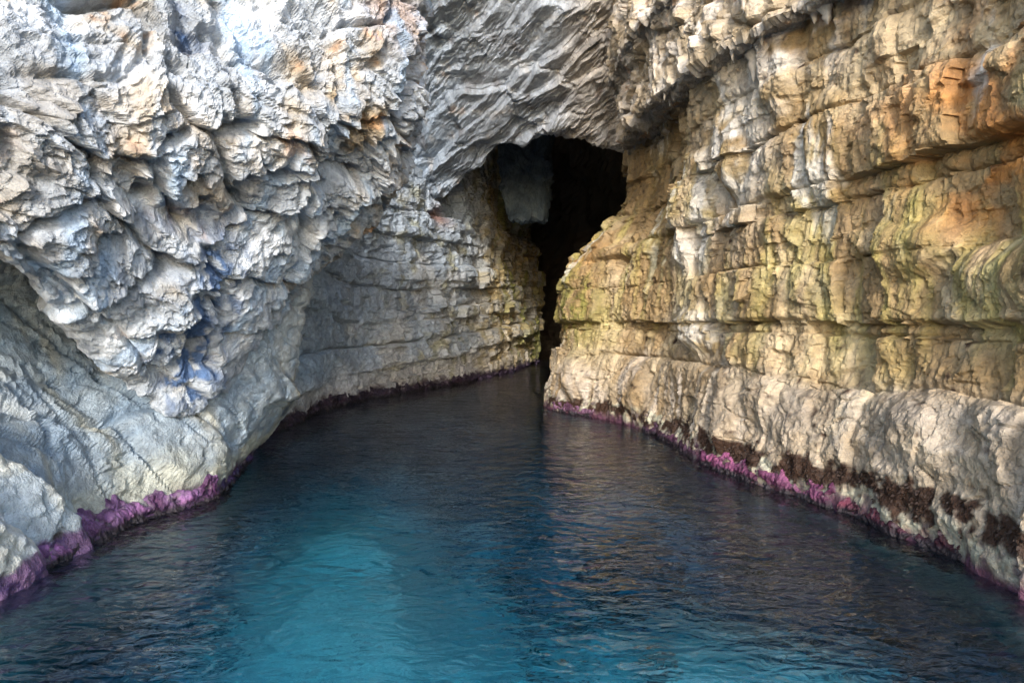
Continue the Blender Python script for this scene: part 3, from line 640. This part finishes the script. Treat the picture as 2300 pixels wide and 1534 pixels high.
for sgn in (-1, 1):
    pts = [(sgn * 6.5, 4.2), (sgn * 10, 2.8), (sgn * 16, 3.5), (sgn * 30, 7), (sgn * 60, 13)]
    rows = [zrow(z_, [(a, b + dy) for a, b in pts]) for z_, dy in ((12, 1.5), (8, 0.6), (4, 0.2), (0, 0), (-6, -0.5))]
    shell('cliff', rows, 50, 90, (sgn * 20, -30, 4), 0.4, (0.42, 0.39, 0.34), 230 + sgn, 'limestone sea cliff beside the cave mouth on the ' + ('right' if sgn > 0 else 'left'))

# hanging block and stubby pillar in the chamber mouth
def rock_lump(name, c, size, seed, mat, colr, rot=0.0, amp=0.12, n=48, taper=0.0, lean_=(0, 0), parent=None, box=0.5):
    """a block of stone: rounded box broken into facets"""
    u = np.linspace(0, 2 * math.pi, n * 2 + 1)[:-1]; v = np.linspace(-math.pi / 2, math.pi / 2, n)
    uu, vv = np.meshgrid(u, v)
    dx, dy, dz = np.cos(vv) * np.cos(uu), np.cos(vv) * np.sin(uu), np.sin(vv)
    m = (np.abs(dx) ** (2 / box) + np.abs(dy) ** (2 / box) + np.abs(dz) ** (2 / box)) ** (-box / 2)
    X, Y, Z = dx * m, dy * m, dz * m
    k = 1 + taper * Z
    P = np.stack([X * size[0] * k, Y * size[1] * k, Z * size[2]], -1).astype(F)
    nn = np.stack([dx, dy, dz], -1).astype(F)
    x, y, z = P[..., 0], P[..., 1], P[..., 2]
    mean = float(np.mean(size))
    h = amp * mean * (noise3(x * 1.6 / mean, y * 1.6 / mean, z * 1.6 / mean, seed) + 0.5 * noise3(x * 4 / mean, y * 4 / mean, z * 4 / mean, seed + 1))
    hh = np.floor(3 * noise3(x * 2.2 / mean, y * 2.2 / mean, z * 2.2 / mean, seed + 2)) / 3
    h = h + amp * mean * 0.5 * hh + 0.25 * amp * mean * noise3(x * 9 / mean, y * 9 / mean, z * 9 / mean, seed + 3)
    P = P + nn * h[..., None]
    P[..., 0] += lean_[0] * P[..., 2]; P[..., 1] += lean_[1] * P[..., 2]
    cr, sr = math.cos(rot), math.sin(rot)
    Q = np.stack([P[..., 0] * cr - P[..., 1] * sr, P[..., 0] * sr + P[..., 1] * cr, P[..., 2]], -1)
    i = np.arange(n * 2 * n).reshape(n, 2 * n); j = np.roll(i, -1, 1)
    f = np.stack([i[:-1], j[:-1], j[1:], i[1:]], -1).reshape(-1, 4)
    W = Q + np.asarray(c)
    colv = np.zeros(Q.shape, F) + np.array(colr, F)
    return Q, f, colv

def add_lump(name, c, size, seed, mat, colr, parent=None, tide=None, **kw):
    Q, f, colv = rock_lump(name, c, size, seed, mat, colr, **kw)
    W = Q + np.asarray(c); x, y, z = W[..., 0], W[..., 1], W[..., 2]
    q2 = fbm(x * 1.8, y * 1.8, z * 1.8, 4, seed + 8); q4 = fbm(x * 5, y * 5, z * 5, 3, seed + 9)
    colv = colv * (1 + 0.3 * q2)[..., None]
    if tide is not None:
        td = z + 0.1 * q2 + 0.05 * q4
        colv = mixc(colv, [0.07, 0.05, 0.05], smooth(tide + 0.18, tide, td) * smooth(0, 0.5, q4))
        colv = mixc(colv, [0.14, 0.06, 0.14], smooth(tide, tide - 0.12, td))
    me = make_mesh(name, Q.reshape(-1, 3), f, colv.reshape(-1, 3).astype(F), False)
    o = link(name, me, mat, parent); o.location = c if parent is None else tuple(np.asarray(c) - np.array(parent.location))
    return o

# leaning slabs on the waterline at the left
def slab(name, front, back, seed, mat, colr, tide, label, n=80, amp=0.05, pale=(0.55, 0.55, 0.50)):
    """a thick tilted slab given by its four front and four back corners (top left, top right, bottom right, bottom left)"""
    box = 0.22
    u = np.linspace(0, 2 * math.pi, n * 2 + 1)[:-1]; v = np.linspace(-math.pi / 2, math.pi / 2, n)
    uu, vv = np.meshgrid(u, v)
    dx, dy, dz = np.cos(vv) * np.cos(uu), np.cos(vv) * np.sin(uu), np.sin(vv)
    m = (np.abs(dx) ** (2 / box) + np.abs(dy) ** (2 / box) + np.abs(dz) ** (2 / box)) ** (-box / 2)
    A, B, C_ = (dx * m + 1) / 2, (dy * m + 1) / 2, (dz * m + 1) / 2          # right, back, up
    g = lambda q: (q[0] * ((1 - A) * C_)[..., None] + q[1] * (A * C_)[..., None] + q[2] * (A * (1 - C_))[..., None] + q[3] * ((1 - A) * (1 - C_))[..., None])
    P = g([np.array(q) for q in front]) * (1 - B)[..., None] + g([np.array(q) for q in back]) * B[..., None]
    ctr = P.reshape(-1, 3).mean(0)
    nn = P - ctr; nn /= np.linalg.norm(nn, axis=-1)[..., None] + 1e-6
    P = P.astype(F); x, y, z = P[..., 0], P[..., 1], P[..., 2]
    fa, fh, _ = facets(y * 0.8 + x * 0.6, z + 0.3 * x, 0.3, amp * 1.2, 0.3, 1.5, 0.5, seed, groove=0.015, gw=0.015)
    h = 1.6 * amp * noise3(x * 1.4, y * 1.4, z * 1.4, seed) + amp * noise3(x * 4, y * 4, z * 4, seed + 1) + 0.5 * amp * noise3(x * 11, y * 11, z * 11, seed + 2) + fa
    P = P + nn.astype(F) * h[..., None]
    x, y, z = P[..., 0], P[..., 1], P[..., 2]
    q2 = fbm(x * 1.8, y * 1.8, z * 1.8, 4, seed + 8); q4 = fbm(x * 5, y * 5, z * 5, 3, seed + 9)
    c = (np.zeros(P.shape, F) + np.array(colr, F)) * (1 + 0.3 * q2)[..., None]
    c = mixc(c, pale, smooth(0.1, 0.6, q2))
    td = z + 0.08 * q2 + 0.05 * q4
    c = mixc(c, [0.06, 0.05, 0.05], smooth(tide + 0.22, tide + 0.05, td) * smooth(0.25, 0.5, q4))
    c = mixc(c, np.array([0.155, 0.085, 0.17]), smooth(tide + 0.02, tide - 0.03, td))
    c = mixc(c, [0.06, 0.03, 0.10], smooth(tide + 0.02, tide - 0.03, td) * smooth(0.0, 0.4, q4))
    i = np.arange(n * 2 * n).reshape(n, 2 * n); j = np.roll(i, -1, 1)
    f = np.stack([i[:-1], j[:-1], j[1:], i[1:]], -1).reshape(-1, 4)
    base_ = np.array([ctr[0], ctr[1], P[..., 2].min()])
    o = link(name, make_mesh(name, (P - base_).reshape(-1, 3), f, c.reshape(-1, 3).astype(F)), mat); o.location = base_
    return tag(o, label, 'rock')
sh = lambda q, d: [np.array(p_) + np.array(d) for p_ in q]
fr = [at(1116, 270, 29.2), at(1240, 260, 29.4), at(1224, 500, 28.7), at(1134, 490, 28.6)]
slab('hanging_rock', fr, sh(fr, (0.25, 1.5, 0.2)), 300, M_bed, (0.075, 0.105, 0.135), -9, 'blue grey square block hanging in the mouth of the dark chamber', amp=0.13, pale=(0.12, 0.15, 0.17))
fr = [at(-220, 830, 6.2), at(205, 1155, 7.5), at(225, 1330, 7.4), at(-220, 1330, 5.9)]
slab('leaning_rock', fr, sh(fr, (-0.75, 0.45, 0.0)), 320, M_slab, (0.42, 0.47, 0.50), 0.22, 'pale blue slab leaning on the left wall foot, behind the nearest slab')
fr = [at(-240, 1020, 5.4), at(120, 1225, 6.75), at(150, 1430, 6.8), at(-240, 1500, 5.2)]
slab('leaning_rock', fr, sh(fr, (-0.7, 0.4, 0.0)), 330, M_slab, (0.48, 0.51, 0.53), 0.27, 'pale slab at the lower left corner, nearest the viewer')

# ------------------------------------------------------------------ purple coralline crust along the waterline
def crust(W, s0, s1, z1, seed, name, label, colr, out=0.05, res=(64, 420)):
    P, N, V, s = W['P'], W['N'], W['V'], W['s']
    zc_ = P[..., 2]
    # resample the wall surface finely between the low-water line and the top of the band
    rws = np.where((zc_.mean(1) < z1 + 0.35) & (zc_.mean(1) > -0.5))[0]
    sm = s[rws].mean(0); cs = np.where((sm >= s0) & (sm <= s1))[0]
    sub = V[np.ix_(rws, cs)]; nb = N[np.ix_(rws, cs)]
    ri = np.linspace(0, len(rws) - 1.001, res[0]); ci = np.linspace(0, len(cs) - 1.001, res[1])
    r0 = ri.astype(int); c0 = ci.astype(int); fr = (ri - r0)[:, None, None]; fc = (ci - c0)[None, :, None]
    g = lambda A: (A[np.ix_(r0, c0)] * (1 - fr) * (1 - fc) + A[np.ix_(r0 + 1, c0)] * fr * (1 - fc) + A[np.ix_(r0, c0 + 1)] * (1 - fr) * fc + A[np.ix_(r0 + 1, c0 + 1)] * fr * fc)
    Q = g(sub); NN = g(nb)
    for _ in range(24):
        Q[1:-1, 1:-1] = 0.2 * (Q[1:-1, 1:-1] + Q[:-2, 1:-1] + Q[2:, 1:-1] + Q[1:-1, :-2] + Q[1:-1, 2:])
    x, y, z = Q[..., 0], Q[..., 1], Q[..., 2]
    top = z1 + 0.15 * fbm(x * 2.2, y * 2.2, z * 0.5, 3, seed) + 0.09 * noise3(x * 6, y * 6, z * 6, seed + 7) + 0.04 * noise3(x * 12, y * 12, z * 12, seed + 1)
    th = out * smooth(0.02, 0.12, top - z) * (1 + 0.5 * noise3(x * 3, y * 3, z * 3, seed + 2))
    sl_ = np.linspace(0, 1, res[1])[None, :] + 0 * z
    th = th * smooth(0, 0.03, sl_) * smooth(1, 0.97, sl_)
    knob = 0.022 * fbm(x * 9, y * 9, z * 9, 3, seed + 3, ridge=True) + 0.012 * noise3(x * 26, y * 26, z * 26, seed + 4)
    pit = smooth(0.05, 0.4, fbm(x * 5, y * 5, z * 7, 3, seed + 6))
    th = th * (1 - 0.9 * pit)
    Q2 = Q + NN * (th + (knob - 0.01) * smooth(0.0, 0.02, th) - 0.02 * (th < 0.006))[..., None]
    c = np.zeros(Q.shape, F) + np.array(colr, F)
    q = fbm(x * 2, y * 2, z * 2, 3, seed + 5)
    c = mixc(c, np.array(colr) * np.array([1.5, 1.25, 1.3]), smooth(0, 0.6, q))
    c = mixc(c, np.array(colr) * np.array([0.4, 0.25, 0.35]), smooth(-0.1, 0.5, -q))
    q = fbm(x * 9, y * 9, z * 9, 2, seed + 11)
    c = mixc(c, np.array(colr) * np.array([0.35, 0.25, 0.35]), smooth(0.2, 0.6, q) * 0.8)
    c = mixc(c, [0.30, 0.25, 0.26], smooth(0.35, 0.7, -q) * 0.4)
    c = mixc(c, [0.018, 0.013, 0.018], smooth(0.12, 0.03, z + 0.05 * q))
    keep = th > 0.006
    f = grid_faces(res[0], res[1], W['flip'])
    k = (keep[:-1, :-1] | keep[1:, 1:]).ravel()
    f = f[k]; u, inv = np.unique(f, return_inverse=True)
    o = link(name, make_mesh(name, Q2.reshape(-1, 3)[u], inv.reshape(-1, 4), c.reshape(-1, 3)[u].astype(F), True), M_alga)
    return tag(o, label, 'algae', 'stuff')

def s_at(W, px, d):
    q = at(px, 900, d); i = np.argmin(np.abs(W['P'][..., 2].mean(1) - 0.1))
    return float(W['s'][i][np.argmin((W['P'][i, :, 0] - q[0]) ** 2 + (W['P'][i, :, 1] - q[1]) ** 2)])
def s_xy(W, x, y):
    i = np.argmin(np.abs(W['P'][..., 2].mean(1) - 0.1))
    return float(W['s'][i][np.argmin((W['P'][i, :, 0] - x) ** 2 + (W['P'][i, :, 1] - y) ** 2)])
def srange(W, a, b):
    u, v = s_xy(W, *a), s_xy(W, *b); return min(u, v), max(u, v)
crust(RIGHT, *srange(RIGHT, (4.3, 9.0), (3.42, 12.2)), 0.29, 401, 'coralline_algae', 'bright mauve coralline crust along the foot of the right wall', (0.175, 0.055, 0.12), 0.04)
crust(RIGHT, *srange(RIGHT, (4.7, 7.0), (4.3, 9.0)), 0.16, 402, 'coralline_algae', 'crimson coralline crust in the shaded corner of the right wall', (0.08, 0.018, 0.035), 0.03)
crust(RIGHT, *srange(RIGHT, (3.42, 12.2), (3.0, 15.6)), 0.22, 403, 'coralline_algae', 'dark purple coralline crust below the rock rib of the right wall', (0.06, 0.026, 0.05), 0.03)
crust(RIGHT, *srange(RIGHT, (2.2, 17.6), (1.2, 19.0)), 0.22, 404, 'coralline_algae', 'lilac coralline crust round the foot of the far rock spur', (0.16, 0.08, 0.14), 0.03)
crust(FOOT, *srange(FOOT, (-4.64, 6.4), (-4.28, 9.75)), 0.31, 405, 'coralline_algae', 'bright violet coralline crust along the foot of the left wall', (0.19, 0.095, 0.21), 0.04)
crust(FOOT, *srange(FOOT, (-4.28, 9.75), (-4.7, 12.0)), 0.2, 406, 'coralline_algae', 'indigo coralline crust where the left foot turns back', (0.035, 0.022, 0.08), 0.04)
crust(BACK, *srange(BACK, (-5.4, 15.5), (-1.5, 29)), 0.3, 407, 'coralline_algae', 'blackish purple crust along the foot of the back wall', (0.03, 0.02, 0.035), 0.06, (60, 520))

# ------------------------------------------------------------------ stalactites under the ledge
M_stal = plain('stalactite_calcite', (0.46, 0.40, 0.33), 0.5)
def spike(L, r, seed, n=9, m=10):
    g_ = np.random.default_rng(seed)
    V_, k = [], []
    ox, oy = 0.0, 0.0
    for i in range(m):
        f = i / (m - 1)
        rr = r * (1 - f) ** 0.7 * (1 + 0.22 * math.sin(i * 1.9 + seed)) + 0.006
        ox += g_.normal(0, 0.05 * r); oy += g_.normal(0, 0.05 * r)
        for j in range(n):
            w = 2 * math.pi * j / n
            q = rr * (1 + 0.18 * math.sin(3 * w + seed) + g_.normal(0, 0.05))
            V_.append((ox + q * math.cos(w), oy + q * math.sin(w), 0.12 - f * (L + 0.12)))
    fc = [(i * n + j, (i + 1) * n + j, (i + 1) * n + (j + 1) % n, i * n + (j + 1) % n) for i in range(m - 1) for j in range(n)]
    return make_mesh('stalactite', np.array(V_), np.array(fc), None, True)
LV = V_ledge; LN = N_ledge
cand = np.argwhere((LN[..., 2] < -0.55) & (LV[..., 1] > 10) & (LV[..., 1] < 18))
g_ = np.random.default_rng(5)
for i in range(34):
    r_, c_ = cand[g_.integers(len(cand))]
    if i >= 16: r_ = int(300 * 3.2 / 13) + g_.integers(-8, 8)
    L_ = g_.uniform(0.08, 0.26) * (1.0 if i >= 16 else 0.8)
    o = link('stalactite', spike(L_, 0.22 * L_ + 0.015, 600 + i), M_stal, ledge); o.location = LV[r_, c_] - np.array(ledge.location)
for i, (u_, v_, d_, L_, r_) in enumerate([(1765, -20, 10.0, 0.5, 0.11), (1830, 0, 9.7, 0.35, 0.12), (1715, 40, 10.5, 0.42, 0.10), (1690, 130, 11.0, 0.4, 0.10), (1850, 10, 9.5, 0.3, 0.14)]):
    o = link('stalactite', spike(L_, r_, 700 + i), M_stal, wall_r); o.location = at(u_, v_, d_) - np.array(wall_r.location)

# ------------------------------------------------------------------ brown seaweed tufts on the tide mark of the right wall
M_weed = plain('brown_seaweed', (0.028, 0.013, 0.007), 0.7)
def tuft(cells_, seed, n):
    g_ = np.random.default_rng(seed); V_, fc = [], []
    for k in range(n):
        pt, nm = cells_[g_.integers(len(cells_))]
        d = np.array([g_.normal(0, 0.6), g_.normal(0, 0.6), g_.normal(-0.5, 0.5)]) + nm * g_.uniform(0.5, 1.4); d /= np.linalg.norm(d)
        sd = np.cross(d, nm + g_.normal(0, 0.3, 3)); sd /= np.linalg.norm(sd) + 1e-6
        L_ = g_.uniform(0.015, 0.05); w = L_ * g_.uniform(0.22, 0.4); b_ = len(V_)
        p0 = pt - nm * 0.01; drop = np.array([0, 0, -0.25 * L_])
        V_ += [p0 - sd * w * 0.4, p0 + sd * w * 0.4, p0 + d * L_ * 0.55 + sd * w, p0 + d * L_ * 0.55 - sd * w, p0 + d * L_ + drop + sd * w * 0.3, p0 + d * L_ + drop - sd * w * 0.3]
        fc += [(b_, b_ + 1, b_ + 2, b_ + 3), (b_ + 3, b_ + 2, b_ + 4, b_ + 5)]
    return np.array(V_), np.array(fc)
RV, RN = RIGHT['V'], RIGHT['N']
g_ = np.random.default_rng(9)
m_ = (RIGHT['brown'] > 0.5) & (RV[..., 1] >= 5.5) & (RV[..., 1] < 14.5) & (RV[..., 0] > 2) & (RV[..., 2] > 0.1) & (RV[..., 2] < 1.0)
idx = np.argwhere(m_)
Vt, ft = tuft([(RV[a_, b_], RN[a_, b_]) for a_, b_ in idx], 900, int(min(0.6 * len(idx), 7000)))
LOG('weed', len(idx))
o = link('seaweed', make_mesh('seaweed', Vt, ft), M_weed)
tag(o, 'ragged dark brown seaweed along the tide mark of the right wall', 'seaweed', 'stuff')

# ------------------------------------------------------------------ water and sea bed
def water_material():
    m = bpy.data.materials.new('sea_water'); m.use_nodes = True
    nt = m.node_tree; N, L = nt.nodes, nt.links
    for n in list(N): N.remove(n)
    out = N.new('ShaderNodeOutputMaterial')
    b = N.new('ShaderNodeBsdfPrincipled')
    b.inputs['Base Color'].default_value = (1, 1, 1, 1); b.inputs['Roughness'].default_value = 0.0
    b.inputs['IOR'].default_value = 1.333; b.inputs['Transmission Weight'].default_value = 1.0
    g = N.new('ShaderNodeNewGeometry')
    prev = None
    for sc, stx, dist, det in ((1.1, 0.8, 0.05, 2), (3.6, 0.8, 0.055, 2), (9.0, 0.8, 0.024, 2)):
        mp = N.new('ShaderNodeMapping'); mp.inputs['Scale'].default_value = (sc * stx * 0.75, sc, sc); mp.inputs['Rotation'].default_value = (0, 0, 0.12)
        L.new(g.outputs['Position'], mp.inputs['Vector'])
        n = N.new('ShaderNodeTexNoise'); n.inputs['Scale'].default_value = 1.0; n.inputs['Detail'].default_value = det; n.inputs['Distortion'].default_value = 0.6
        L.new(mp.outputs[0], n.inputs['Vector'])
        bp = N.new('ShaderNodeBump'); bp.inputs['Strength'].default_value = 1.0; bp.inputs['Distance'].default_value = dist
        L.new(n.outputs['Fac'], bp.inputs['Height'])
        if prev is not None: L.new(prev.outputs[0], bp.inputs['Normal'])
        prev = bp
    L.new(prev.outputs[0], b.inputs['Normal'])
    va = N.new('ShaderNodeVolumeAbsorption'); va.inputs['Color'].default_value = (0.0, 0.775, 0.90, 1); va.inputs['Density'].default_value = 0.48
    L.new(b.outputs[0], out.inputs['Surface']); L.new(va.outputs[0], out.inputs['Volume'])
    return m
bx = np.array([[-500, -900, 0], [500, -900, 0], [500, 70, 0], [-500, 70, 0], [-500, -900, -60], [500, -900, -60], [500, 70, -60], [-500, 70, -60]], F)
fx = np.array([[0, 1, 2, 3], [7, 6, 5, 4], [0, 4, 5, 1], [1, 5, 6, 2], [2, 6, 7, 3], [3, 7, 4, 0]])
wtr = link('water', make_mesh('water', bx, fx), water_material()); tag(wtr, 'rippled deep blue and turquoise sea water filling the inlet', 'water', 'structure')

ys = np.concatenate([np.linspace(-900, -10, 24)[:-1], np.linspace(-10, 3, 20)[:-1], np.linspace(3, 16, 170)[:-1], np.linspace(16, 50, 50)]); xs = np.concatenate([np.linspace(-500, -9, 12)[:-1], np.linspace(-9, -6, 8)[:-1], np.linspace(-6, 6, 160)[:-1], np.linspace(6, 9, 8)[:-1], np.linspace(9, 500, 12)])
X, Y = np.meshgrid(xs, ys); X = X.astype(F); Y = Y.astype(F)
mound = np.exp(-(((X + 2.0 + 0.2 * (Y - 8)) / 1.7) ** 2 + ((Y - 8.2) / 4.2) ** 2)) + 0.16 * np.exp(-((X / 4.5) ** 2 + ((Y - 11) / 5) ** 2)) + 0.75 * np.exp(-(((X - 2.2) / 2.0) ** 2 + ((Y - 6.4) / 2.0) ** 2))
mound = np.clip(mound, 0, 1) ** 0.7
Z = -4.7 + 0.5 * fbm(X * 0.25, Y * 0.25, 0, 3, 500) + 0.08 * fbm(X, Y, 0, 3, 501) + 3.1 * mound - 8 * smooth(-4, -60, Y) - 25 * smooth(-60, -500, Y)
wsand = mound + 0.5 * fbm(X * 0.8, Y * 0.8, 0, 4, 502) + 0.25 * fbm(X * 3, Y * 3, 0, 3, 504)
sand = smooth(0.47, 0.50, wsand)
bf, bhs, _ = facets(X, Y, 0.55, 0.5, 0.5, 1.0, 0.3, 505, soft=0.3)
Z = Z + (1 - sand) * (0.25 + 0.6 * bf + 0.3 * fbm(X * 1.6, Y * 1.6, 2, 3, 503))
c = mixc(np.zeros(X.shape + (3,), F) + np.array([0.28, 0.32, 0.34], F), [0.09, 0.12, 0.11], smooth(0, 0.5, fbm(X * 1.1, Y * 1.1, 0, 3, 506)))
c = mixc(c * (0.4 + 1.4 * _r(bhs, 7)[..., None]), [0.82, 0.81, 0.75], sand)
Vs = np.stack([X, Y, Z], -1)
sb = link('seabed', make_mesh('seabed', Vs.reshape(-1, 3), grid_faces(len(ys), len(xs), False), c.reshape(-1, 3).astype(F), True), M_bed)
sb.cycles.is_caustics_receiver = True; wtr.cycles.is_caustics_caster = True; sun_d.cycles.is_caustics_light = True
tag(sb, 'pale sand and dark rock sea bed seen through the water', 'sea bed', 'structure')
